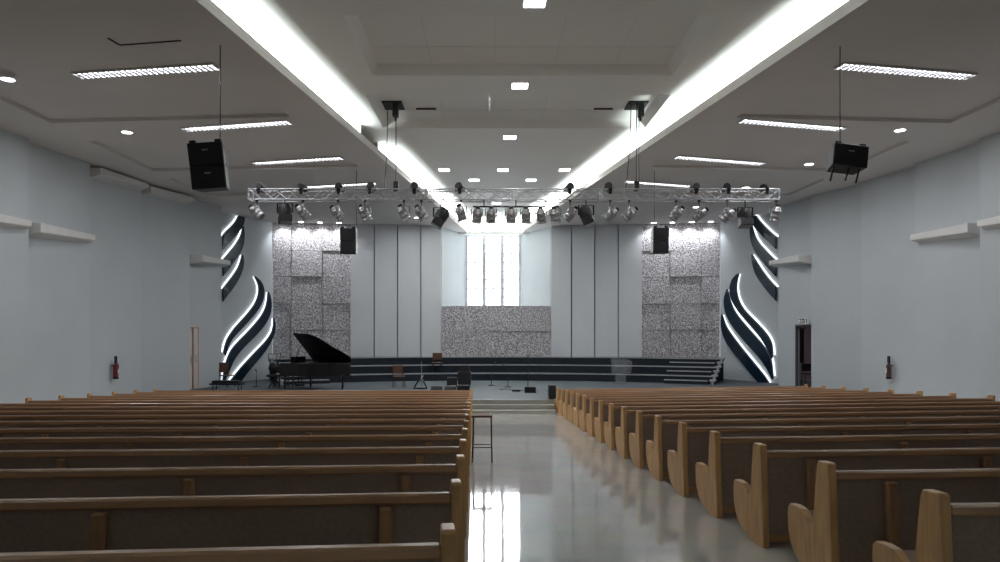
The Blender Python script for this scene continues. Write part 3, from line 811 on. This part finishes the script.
# black scoop lamps
def scoop(px, py, aim, lab):
    c = at(px, py, TY-.1); o = thing('wash_lamp', 'black wash lamp hanging under the truss, '+lab, 'stage lamp', c, 0, 'black wash lamps under the truss')
    d = Vector(aim).normalized(); q = d.to_track_quat('Z', 'Y').to_matrix().to_4x4()
    b = MB(); b.lathe([(.05,-.24),(.12,-.22),(.16,-.12),(.165,0),(.15,.08)], q, 18); hd = b.build('head', 'black', o)
    b = MB(); b.box(-.155,.155,-.14,.14,.07,.26,q); hb = b.build('hood', 'black', o, bevel=.01)
    b = MB(); b.box(-.13,.13,-.115,.115,.262,.268,q); b.build('lens', 'lens', hb)
    b = MB(); zt = TB-c.z
    for s in (-1,1): b.bar((s*.185,0,0),(s*.185,0,.24),.012,.04)
    b.bar((-.185,0,.24),(.185,0,.24),.04,.012); b.build('yoke', 'blackmetal', o)
    b = MB(); b.tube((0,0,.24),(0,0,zt),.016,n=6); b.build('clamp', 'blackmetal', o)
scoop(285, 213, (.12,-.25,-.95), 'near the left truss end')
scoop(441, 217, (-.5,-.1,-.85), 'left of centre')
scoop(586, 215, (.35,-.1,-.9), 'right of centre')
scoop(745, 217, (.0,-.25,-.95), 'near the right truss end')
# small black lamps clamped on top of the truss
for px, py, lab in ((261,195,'at the left truss end'),(303,194,'second from the left end'),(340,192,'third from the left end'),(371,190,'left of the left hoist'),(415,192.5,'right of the left hoist'),(460,193,'left of centre'),
                    (569,191,'right of centre'),(609,191.5,'left of the right hoist'),(694,190,'above the right stone field'),(726,191.5,'second from the right end'),(764,196,'at the right truss end')):
    c = at(px, py, TY); o = thing('pin_spot', 'small black lamp clamped to the top of the truss, '+lab, 'lamp', c, 0, 'small black lamps on top of the truss')
    c.z = TT+.075; o.location = c
    b = MB(); q = Matrix.Rotation(random.uniform(1.2,1.9), 4, 'X') @ Matrix.Rotation(random.uniform(-.5,.5), 4, 'Y')
    b.lathe([(.04,-.12),(.075,-.08),(.085,.02),(.10,.10),(.09,.11)], q, 14); b.build('housing', 'black', o)
    b = MB(); b.bar((-.11,0,0),(-.11,0,-.09),.012,.03); b.bar((.11,0,0),(.11,0,-.09),.012,.03); b.bar((-.11,0,-.09),(.11,0,-.09),.03,.012); b.box(-.04,.04,-.20,-.15,-.20,-.055); b.box(-.05,.05,-.2,.2,-.10,-.07); b.build('bracket', 'blackmetal', o)

# hoists: hatch in the tray, motor, chains down to the truss
for X, lab, xs in ((-2.56,'left',(-.10,.14)),(3.62,'right',(-.17,.02,.12))):
    zc = CC+.2; dz = (TT-zc)
    o = thing('chain_hoist', 'black chain hoist hanging from the %s ceiling hatch to the truss' % lab, 'hoist', (X, TY, zc))
    b = MB(); b.box(-.2,.3,-.15,.5,-.035,-.002); b.build('hatch_opening', 'dark', o)
    b = MB(); b.box(-.02+.08,.2,-.1,.1,-.36,-.03); b.tube((.13,0,-.46),(.13,0,-.36),.03,n=8); b.build('motor', 'black', o, bevel=.01)
    for i, x in enumerate(xs):
        b = MB(); pts = [Vector((x*(.7 if i != 1 else 1), .0, -.03))]
        for k in range(1, 9): t = k/8; pts.append(Vector((x*(.7 if i != 1 else 1)+(x*(.8 if i == 0 else 0))*t*t, 0, -.03+(dz+.05)*t)))
        b.path(pts, .012); b.build('chain', 'blackmetal', o)
    b = MB(); b.box(xs[1]-.06, xs[1]+.06, -.06, .06, dz-.02, dz+.22); b.build('hook_block', 'black', o)

# ================================================================== HANGING SPEAKERS
def speaker_box(b, w, h, d, mx, taper=.82):
    vs = [(-w/2,0,-h/2),(w/2,0,-h/2),(w/2*taper,d,-h/2*.94),(-w/2*taper,d,-h/2*.94),(-w/2,0,h/2),(w/2,0,h/2),(w/2*taper,d,h/2*.94),(-w/2*taper,d,h/2*.94)]
    b.add([mx @ Vector(v) for v in vs], ((0,3,2,1),(4,5,6,7),(0,1,5,4),(1,2,6,5),(2,3,7,6),(3,0,4,7)))
def hung(px, py, Y, wpx, boxes, roll, rz, label, cab_px, ztop, tilt=0, straps=False):
    c = at(px, py, Y); w = wpx/F*Y
    o = thing('hanging_speaker', label, 'speaker', c, rz)
    H = boxes*.40; R = Matrix.Rotation(roll, 4, 'Y') @ Matrix.Rotation(tilt, 4, 'X')
    for k in range(boxes):
        zc = (boxes-1)/2*.40-.40*k
        kk = R @ Matrix.Rotation(-.06*k, 4, 'X') @ Matrix.Translation((0, 0, zc))
        b = MB(); speaker_box(b, w, .398, .42, kk); cb = b.build('cabinet', 'black', o, bevel=.008)
        b = MB(); b.box(-w/2+.02, w/2-.02, -.012, .0, -.18, .18, kk); b.build('grille', 'grille', cb)
        if Y < 15: b = MB(); b.box(-.05, .05, -.018, -.012, .06, .078, kk); b.build('badge', 'alu', cb)
    for s in (-1, 1):
        b = MB(); b.box(s*w*.36-.05, s*w*.36+.05, .05, .2, H/2-.01, H/2+.05, R); b.build('fly_bracket', 'blackmetal', o)
    cx = (cab_px-492)/F*Y-c.x
    b = MB(); e = R @ Vector((cx, .12, H/2+.03)); ca, sa = math.cos(-rz), math.sin(-rz)
    b.tube(e, (e.x, e.y, ztop-c.z), .009, n=6); b.build('cable', 'blackmetal', o)
    if straps:
        for x, l in ((-.24,.26),(.02,.22),(.2,.24)):
            p = R @ Vector((x, .1, -H/2)); b = MB(); b.tube(p, p+Vector((-.06,0,-l)), .016, n=6); b.build('strap', 'blackmetal', o)
hung(207, 165.5, 12.6, 34, 2, -.09, .10, 'black double loudspeaker hanging from the ceiling on the near left', 221, CZ, tilt=.10)
hung(851, 155, 12.6, 34, 1, .14, -.06, 'single black loudspeaker tilted on its cable at the near right', 842, CZ+.1, tilt=-.14, straps=True)
hung(348, 241, 22.6, 16, 2, 0, -.05, 'black loudspeaker hanging before the left stone field', 356, CZ, tilt=.08)
hung(661, 240.5, 22.6, 16, 2, 0, .05, 'black loudspeaker hanging before the right stone field', 655, CZ, tilt=.08)

# ================================================================== STAGE FURNITURE
# grand piano
pc = at(317, 389, 27.6); th = -math.radians(36)
pn = thing('grand_piano', 'black grand piano with raised lid on the left of the stage', 'piano', (pc.x, pc.y, STG), th)
# local: x from keyboard (-) to tail (+), y = player's left (bass) is +
LB = 2.45
body = [(-LB/2,-.75),(-LB/2+.35,-.76),(-LB/2+1.0,-.74),(-LB/2+1.35,-.62),(-LB/2+1.65,-.36),(-LB/2+1.9,-.05),(-LB/2+2.15,.12),(-LB/2+2.3,.27),(LB/2,.45),(LB/2-.04,.62),(LB/2-.2,.74),(LB/2-.5,.76),(-LB/2,.76)]
b = MB(); b.prism(body, (.52, 1.0), lambda u, v, e: (u, v, e)); b.build('case', 'blackgloss', pn, bevel=.01)
b = MB(); b.box(-LB/2-.28, -LB/2+.02, -.75, .76, .60, .76); b.box(-LB/2-.28,-LB/2+.02,-.75,-.64,.76,.86); b.box(-LB/2-.28,-LB/2+.02,.65,.76,.76,.86); b.build('keybed', 'blackgloss', pn)
b = MB(); b.box(-LB/2-.24, -LB/2-.06, -.62, .63, .761, .78); b.build('keyboard', 'white', pn)
ph = math.radians(47); hx = .76
def lidp(u, v, e):                           # u along, v across from hinge (0) to -1.5
    w = hx-v; return (u, hx-w*math.cos(ph)+e*math.sin(ph), 1.0+w*math.sin(ph)+e*math.cos(ph))
lid = [(x+(0.02 if x > -1 else .38), y) for x, y in body]
lid = [(-LB/2+.38,-.75),(-LB/2+1.0,-.74)]+body[3:-1]+[(-LB/2+.38,.76)]
b = MB(); b.prism(lid, (0, .025), lidp); b.build('lid', 'blackgloss', pn)
b = MB(); b.prism([(-LB/2+.38,-.75),(-LB/2+.38,.76),(-LB/2+.1,.76),(-LB/2+.1,-.75)], (.03, .055), lidp); b.build('lid_front_flap', 'blackgloss', pn)
b = MB(); b.tube((-.55,-.70,.98), (-.55, lidp(0,-.55,0)[1], lidp(0,-.55,0)[2]), .013, n=6); b.build('lid_prop', 'blackmetal', pn)
b = MB(); b.box(-LB/2+.1, -LB/2+.14, -.35, .35, .98, 1.22, None); b.build('music_desk', 'blackgloss', pn)
for x, y in ((-LB/2+.12,-.62),(-LB/2+.12,.62),(LB/2-.35,.5)):
    b = MB(); b.lathe([(.075,.62),(.07,.5),(.04,.38),(.038,.14),(.055,.1),(.03,.07),(.03,.0)], Matrix.Translation((x,y,0)), 10); b.build('leg', 'blackgloss', pn)
b = MB(); b.bar((-LB/2+.25,-.1,.62),(-LB/2+.25,-.06,.12),.03); b.bar((-LB/2+.25,.1,.62),(-LB/2+.25,.06,.12),.03); b.box(-LB/2+.1,-LB/2+.32,-.14,.14,.08,.16); b.build('pedal_lyre', 'blackgloss', pn)
# piano bench
q = Matrix.Rotation(th, 3, 'Z') @ Vector((-LB/2-.75, 0, 0))
bn = thing('piano_bench', 'black piano bench behind the keyboard end of the grand piano', 'bench', (pc.x+q.x, pc.y+q.y, STG), th)
b = MB(); b.box(-.18,.18,-.38,.38,.42,.50); b.build('seat', 'black', bn, bevel=.015)
for x in (-.15,.15):
    for y in (-.33,.33): b = MB(); b.box(x-.02,x+.02,y-.02,y+.02,0,.42); b.build('leg', 'black', bn)

def chair(px, pyb, Y, label, wood='brown', rz=0, zb=None, name='stage_chair', backh=.42, scale=1):
    c = at(px, pyb, Y); c.z = STG if zb is None else zb
    o = thing(name, label, 'chair', c, rz); s = scale
    b = MB(); b.box(-.22*s,.22*s,-.22*s,.22*s,.42*s,.46*s); b.build('seat', wood, o, bevel=.01)
    b = MB(); b.box(-.21*s,.21*s,.19*s,.215*s,.56*s,(.56+backh*.75)*s); b.build('backrest', wood, o, bevel=.01)
    for x in (-.2,.2):
        b = MB(); b.tube((x*s,-.2*s,0),(x*s,-.2*s,.43*s),.014,n=6); b.build('leg', 'blackmetal', o)
        b = MB(); b.tube((x*s,.22*s,0),(x*s,.20*s,(.56+backh*.7)*s),.014,n=6); b.build('leg', 'blackmetal', o)
    return o
chair(227.5, 386, 28.6, 'wooden-backed chair in front of the left flame blades', 'brown', PI*.9, backh=.5, scale=1.05)
chair(399, 386, 28.4, 'small reddish brown chair on the stage left of centre', 'brown', PI*.98)
chair(437, 386, 32.52, 'reddish brown chair up on the choir steps left of centre', 'brown', 0, zb=STG+.350, name='choir_chair')
chair(808.5, 386, 30.0, 'dark chair inside the open right doorway', 'black', 2.4, name='side_chair')
# black low console/keyboard on a stand near left flames
c = at(228, 389, 27.2); o = thing('keyboard_stand', 'black low table with equipment before the left flame blades', 'table', (c.x, c.y, STG), 0)
b = MB(); b.box(-.62,.55,-.22,.22,.20,.26); b.build('table_top', 'black', o)
b = MB(); b.box(-.55,.45,-.16,.16,.26,.36); b.build('equipment', 'black', o, bevel=.01)
for x in (-.5,.45):
    for y in (-.18,.18): b = MB(); b.tube((x,y,0),(x,y,.2),.018,n=6); b.build('leg', 'blackmetal', o)

def stand(px, Y, h, label, boom=None, silver=False, name='microphone_stand', cat='microphone stand'):
    x = (px-492)/F*Y; o = thing(name, label, cat, (x, Y, STG))
    m = 'alu' if silver else 'blackmetal'
    b = MB(); b.lathe([(.16,0),(.16,.012),(.05,.03),(.02,.05)], None, 16); b.build('base', 'blackmetal', o)
    b = MB(); b.tube((0,0,.03),(0,0,h*.62),.015,n=8); b.tube((0,0,h*.6),(0,0,h),.010,n=8); b.build('pole', m, o)
    e = Vector((0,0,h))
    if boom: 
        b = MB(); e2 = e+Vector(boom); b.tube(e-Vector(boom)*.3, e2, .008, n=6); b.build('boom', m, o); e = e2
    b = MB(); b.tube(e, e+Vector((0,-.10,.07)), .018, .03, n=8); b.build('microphone', 'black', o)
    return o
s = stand(421.5, 27.6, 1.0, 'chrome microphone stand on the stage left of centre', silver=True)
b = MB(); b.tube((.0,-.03,.42),(.07,-.03,.52),.05,.03,n=10); b.box(-.03,.09,-.06,-.02,.30,.38); b.build('clamp', 'chrome', s)
b = MB(); b.bar((-.28,.05,.06),(.0,0,.5),.05); b.bar((.2,.05,.04),(.02,0,.4),.04); b.bar((-.3,0,.03),(.22,0,.03),.05); b.build('tripod_leg', 'black', s)
stand(528, 27.4, 1.22, 'thin black microphone stand at the middle of the stage')
stand(508, 28.6, .75, 'short black microphone stand in front of the choir steps', boom=(-.2,0,.1))
stand(491.5, 29.4, .75, 'low black microphone stand seen above the end of the aisle', boom=(.15,0,.12))
stand(256.5, 28.8, .62, 'short black microphone stand right of the left flame blades')
# music stand by the piano
x = (274-492)/F*28.3
o = thing('music_stand', 'black wire music stand behind the left end of the piano', 'music stand', (x, 28.3, STG))
b = MB(); b.tube((0,0,0.02),(0,0,.95),.012,n=6); b.build('pole', 'blackmetal', o)
b = MB()
for k in range(3): a = 2*PI*k/3; b.tube((0,0,.22),(.25*math.cos(a),.25*math.sin(a),.01),.01,n=5)
b.build('tripod_leg', 'blackmetal', o)
b = MB(); c4 = [Vector((-.2,0,1.0)),Vector((.2,0,1.0)),Vector((.25,.1,1.32)),Vector((-.25,.1,1.32))]
for i in range(4): b.tube(c4[i], c4[(i+1)%4], .012, n=5)
b.tube((-.07,.0,1.0),(-.09,.1,1.32),.008,n=5); b.tube((.07,.0,1.0),(.09,.1,1.32),.008,n=5); b.tube((0,0,.93),(0,.02,1.0),.02,n=5); b.build('desk', 'blackmetal', o)
# drum stool
x = (272-492)/F*27.9
o = thing('round_stool', 'black round-topped stool with back left of the piano', 'stool', (x, 27.9, STG))
b = MB(); b.lathe([(.02,.45),(.20,.45),(.21,.50),(.19,.54),(.02,.55)], None, 18); b.build('seat', 'black', o)
b = MB(); b.lathe([(.02,-.03),(.19,-.03),(.2,0),(.19,.03),(.02,.03)], Matrix.Translation((0,.2,.78)) @ Matrix.Rotation(PI/2,4,'X'), 18); b.build('backrest', 'black', o)
b = MB(); b.tube((0,0,.2),(0,0,.46),.02,n=6); b.tube((0,.05,.47),(0,.2,.7),.015,n=6); b.build('column', 'blackmetal', o)
b = MB()
for k in range(3): a = 2*PI*k/3+.4; b.tube((0,0,.25),(.26*math.cos(a),.26*math.sin(a),.01),.013,n=5)
b.build('tripod_leg', 'blackmetal', o)
# monitors / boxes on stage
def wedge(px, Y, w, h, d, m, label, name='stage_monitor', cat='stage monitor'):
    o = thing(name, label, cat, ((px-492)/F*Y, Y, STG))
    b = MB(); b.prism([(-d/2,0),(d/2,0),(d/2,h*.55),(d/6,h),(-d/2,h)], (-w/2, w/2), lambda u, v, e: (e, u, v)); b.build('cabinet', m, o, bevel=.008)
    b = MB(); b.box(-w/2+.03, w/2-.03, -d/2-.012, -d/2, .03, h-.03); b.build('grille', 'grille' if m == 'black' else m, o)
wedge(437, 26.2, .42, .24, .35, 'greybox', 'grey floor box left of the pair at the stage front')
wedge(450.5, 26.2, .42, .24, .35, 'greybox', 'grey floor box right of the pair at the stage front')
wedge(463.5, 26.0, .44, .28, .36, 'black', 'black stage monitor just left of the aisle end')
wedge(530, 26.1, .40, .22, .34, 'black', 'small black stage monitor at the middle of the stage')
wedge(516, 26.6, .30, .07, .2, 'black', 'low black pedal box on the stage floor', 'pedal_box', 'pedal box')
# amplifier with equipment on top
o = thing('guitar_amplifier', 'black amplifier cabinet on a stand before the choir steps', 'amplifier', ((464.5-492)/F*28.6, 28.6, STG))
b = MB(); b.box(-.26,.26,-.15,.15,.12,.62); b.build('cabinet', 'black', o, bevel=.01)
b = MB(); b.box(-.22,.22,-.162,-.15,.16,.56); b.build('grille', 'grille', o)
b = MB(); b.box(-.2,.2,-.12,.12,.62,.86); b.build('amplifier_head', 'black', o, bevel=.01)
b = MB(); b.box(-.24,.24,-.13,.13,0,.12); b.build('foot', 'blackmetal', o)
o = thing('keyboard_case', 'black case standing beside the amplifier on the stage', 'case', ((452-492)/F*28.4, 28.4, STG))
b = MB(); b.box(-.2,.2,-.12,.12,0.04,.40); b.build('shell', 'black', o, bevel=.02)
b = MB(); b.path([(-.08,0,.40),(-.08,0,.45),(.08,0,.45),(.08,0,.40)], .012); b.build('handle', 'blackmetal', o)
for x in (-.15,.15): b = MB(); b.box(x-.03,x+.03,-.1,.1,0,.042); b.build('foot', 'blackmetal', o)
# subwoofer at the stage edge right of steps
o = thing('column_speaker', 'narrow black speaker box at the stage edge where the right pews begin', 'speaker', (1.97, 23.75, STG))
b = MB(); b.box(-.11,.11,-.25,.25,.03,.46); b.build('cabinet', 'black', o, bevel=.01)
b = MB(); b.box(-.09,.09,-.262,-.25,.06,.43); b.build('grille', 'grille', o)
b = MB(); b.box(-.10,.10,-.2,.2,0,.03); b.build('foot', 'black', o)
# clear lectern
Y = 30.6; o = thing('clear_lectern', 'clear acrylic lectern on the stage before the right choir steps', 'lectern', ((620.5-492)/F*Y, Y, STG))
b = MB(); b.prism([(-.40,.46),(.40,.46),(.46,.90),(.30,1.0),(0,1.04),(-.30,1.06),(-.42,1.04)], (-.16, -.15), lambda u, v, e: (u, e, v)); b.build('front_panel', 'acrylic', o)
b = MB(); b.box(-.42,.42,-.15,.28,.95,.965, Matrix.Rotation(-.12,4,'X')); b.build('desk', 'acrylic', o)
b = MB(); b.box(-.2,.2,-.06,-.05,.03,.46); b.box(-.2,-.19,-.05,.2,.03,.9); b.box(.19,.2,-.05,.2,.03,.9); b.build('pedestal', 'acrylic', o)
b = MB(); b.box(-.32,.32,-.2,.28,0,.03); b.build('base', 'acrylic', o)
b = MB(); pts = [(-.40,-.165,.46),(.40,-.165,.46),(.46,-.165,.90),(.30,-.165,1.0),(0,-.165,1.04),(-.30,-.165,1.06),(-.42,-.165,1.04),(-.40,-.165,.46)]
b.path(pts, .006, n=5); b.build('polished_edge', 'alu', o)
# cable on the stage floor
b = MB(); pts = []
for k in range(26): t = k/25; pts.append(((500-492)/F*27+1.0*t, 27.2+.35*math.sin(7*t), STG+.012))
b.path(pts, .014, n=5); tag(b.build('stage_cable', 'black'), 'black cable lying across the stage floor near the middle', 'cable')

# ================================================================== AISLE STOOL
Y = 11.6; o = thing('tall_stool', 'tall stool with wooden top and thin metal legs in the aisle', 'stool', (-.145, Y, fz(Y)))
b = MB(); b.box(-.18,.15,-.17,.17,.725,.755); b.build('seat', 'brown', o, bevel=.006)
for x in (-.15,.13):
    for y in (-.14,.14): b = MB(); b.tube((x*1.12,y*1.1,-.0),(x,y,.73),.011,n=8); b.build('leg', 'blackmetal', o)
b = MB()
for y in (-.148,.148): b.tube((-.16,y,.25),(.14,y,.25),.008,n=6)
for x in (-.16,.14): b.tube((x,-.148,.25),(x,.148,.25),.008,n=6)
b.build('stretcher', 'blackmetal', o)

# ================================================================== FIRE EXTINGUISHERS
def wallx(sgn, y):
    for k in range(len(TEETH)-1):
        y0, w0 = TEETH[k]; y1, w1 = TEETH[k+1]
        if y0 <= y <= y1:
            w0 += .26 if k else 0
            return AXW+sgn*(w0+(w1-w0)*(y-y0)/(y1-y0))
def exting(sgn, px, m, label, hose):
    y = 20.0
    for _ in range(30): y = wallx(sgn, y)*F/(px-492)
    x = wallx(sgn, y); z = EYE+(330-379)/F*y
    s = y/17.5
    o = thing('fire_extinguisher', label, 'fire extinguisher', (x-sgn*.14, y, z))
    b = MB(); b.lathe([(.03,0),(.078,.0),(.08,.06),(.08,.40),(.06,.46),(.03,.49),(.03,.53)], None, 16); b.build('cylinder', m, o)
    b = MB(); b.lathe([(.083,.0),(.084,.07),(.083,.075)], None, 16); b.build('foot_ring', 'black', o)
    b = MB(); b.box(-.02,.02,-.07,.07,.53,.57); b.box(-.012,.012,-.06,.08,.61,.63); b.box(-.015,.015,-.06,-.03,.5,.73); b.box(-.015,.015,.03,.06,.57,.73); b.build('valve_handle', 'blackmetal', o)
    b = MB(); pts = [(-sgn*.02,0,.54)]
    for k in range(1, 10): t = k/9; pts.append((-sgn*(.02+.11*math.sin(PI*t)), -(.03+hose*math.sin(PI*t)), .54+.05*math.sin(PI*t)-.38*t))
    b.path(pts, .012, n=6); b.build('hose', 'black', o)
    b = MB(); b.box(min(0,sgn*.13), max(0,sgn*.13), -.03,.03,.42,.45); b.build('wall_bracket', 'blackmetal', o)
    b = MB(); b.box(-.082 if 0 else -sgn*.085-.001, -sgn*.085+.001, -.035,.035,.2,.34); b.build('paper_label', 'white', o)
exting(-1, 111.5, 'red', 'red fire extinguisher mounted on the left wall above the pews', .05)
exting(1, 893, 'redgrey', 'dull red fire extinguisher with looped hose on the right wall', .16)

# ================================================================== LIGHT
w = bpy.data.worlds.new('world'); SC.world = w; w.use_nodes = True
w.node_tree.nodes['Background'].inputs[0].default_value = (.8, .9, 1, 1); w.node_tree.nodes['Background'].inputs[1].default_value = .3
# daylight that comes in through the tall window
area('window_daylight', (.065, 38.115, 4.62), 2.8, 3.6, (-PI/2, 0, 0), 75, (.92, .97, 1), math.radians(70))
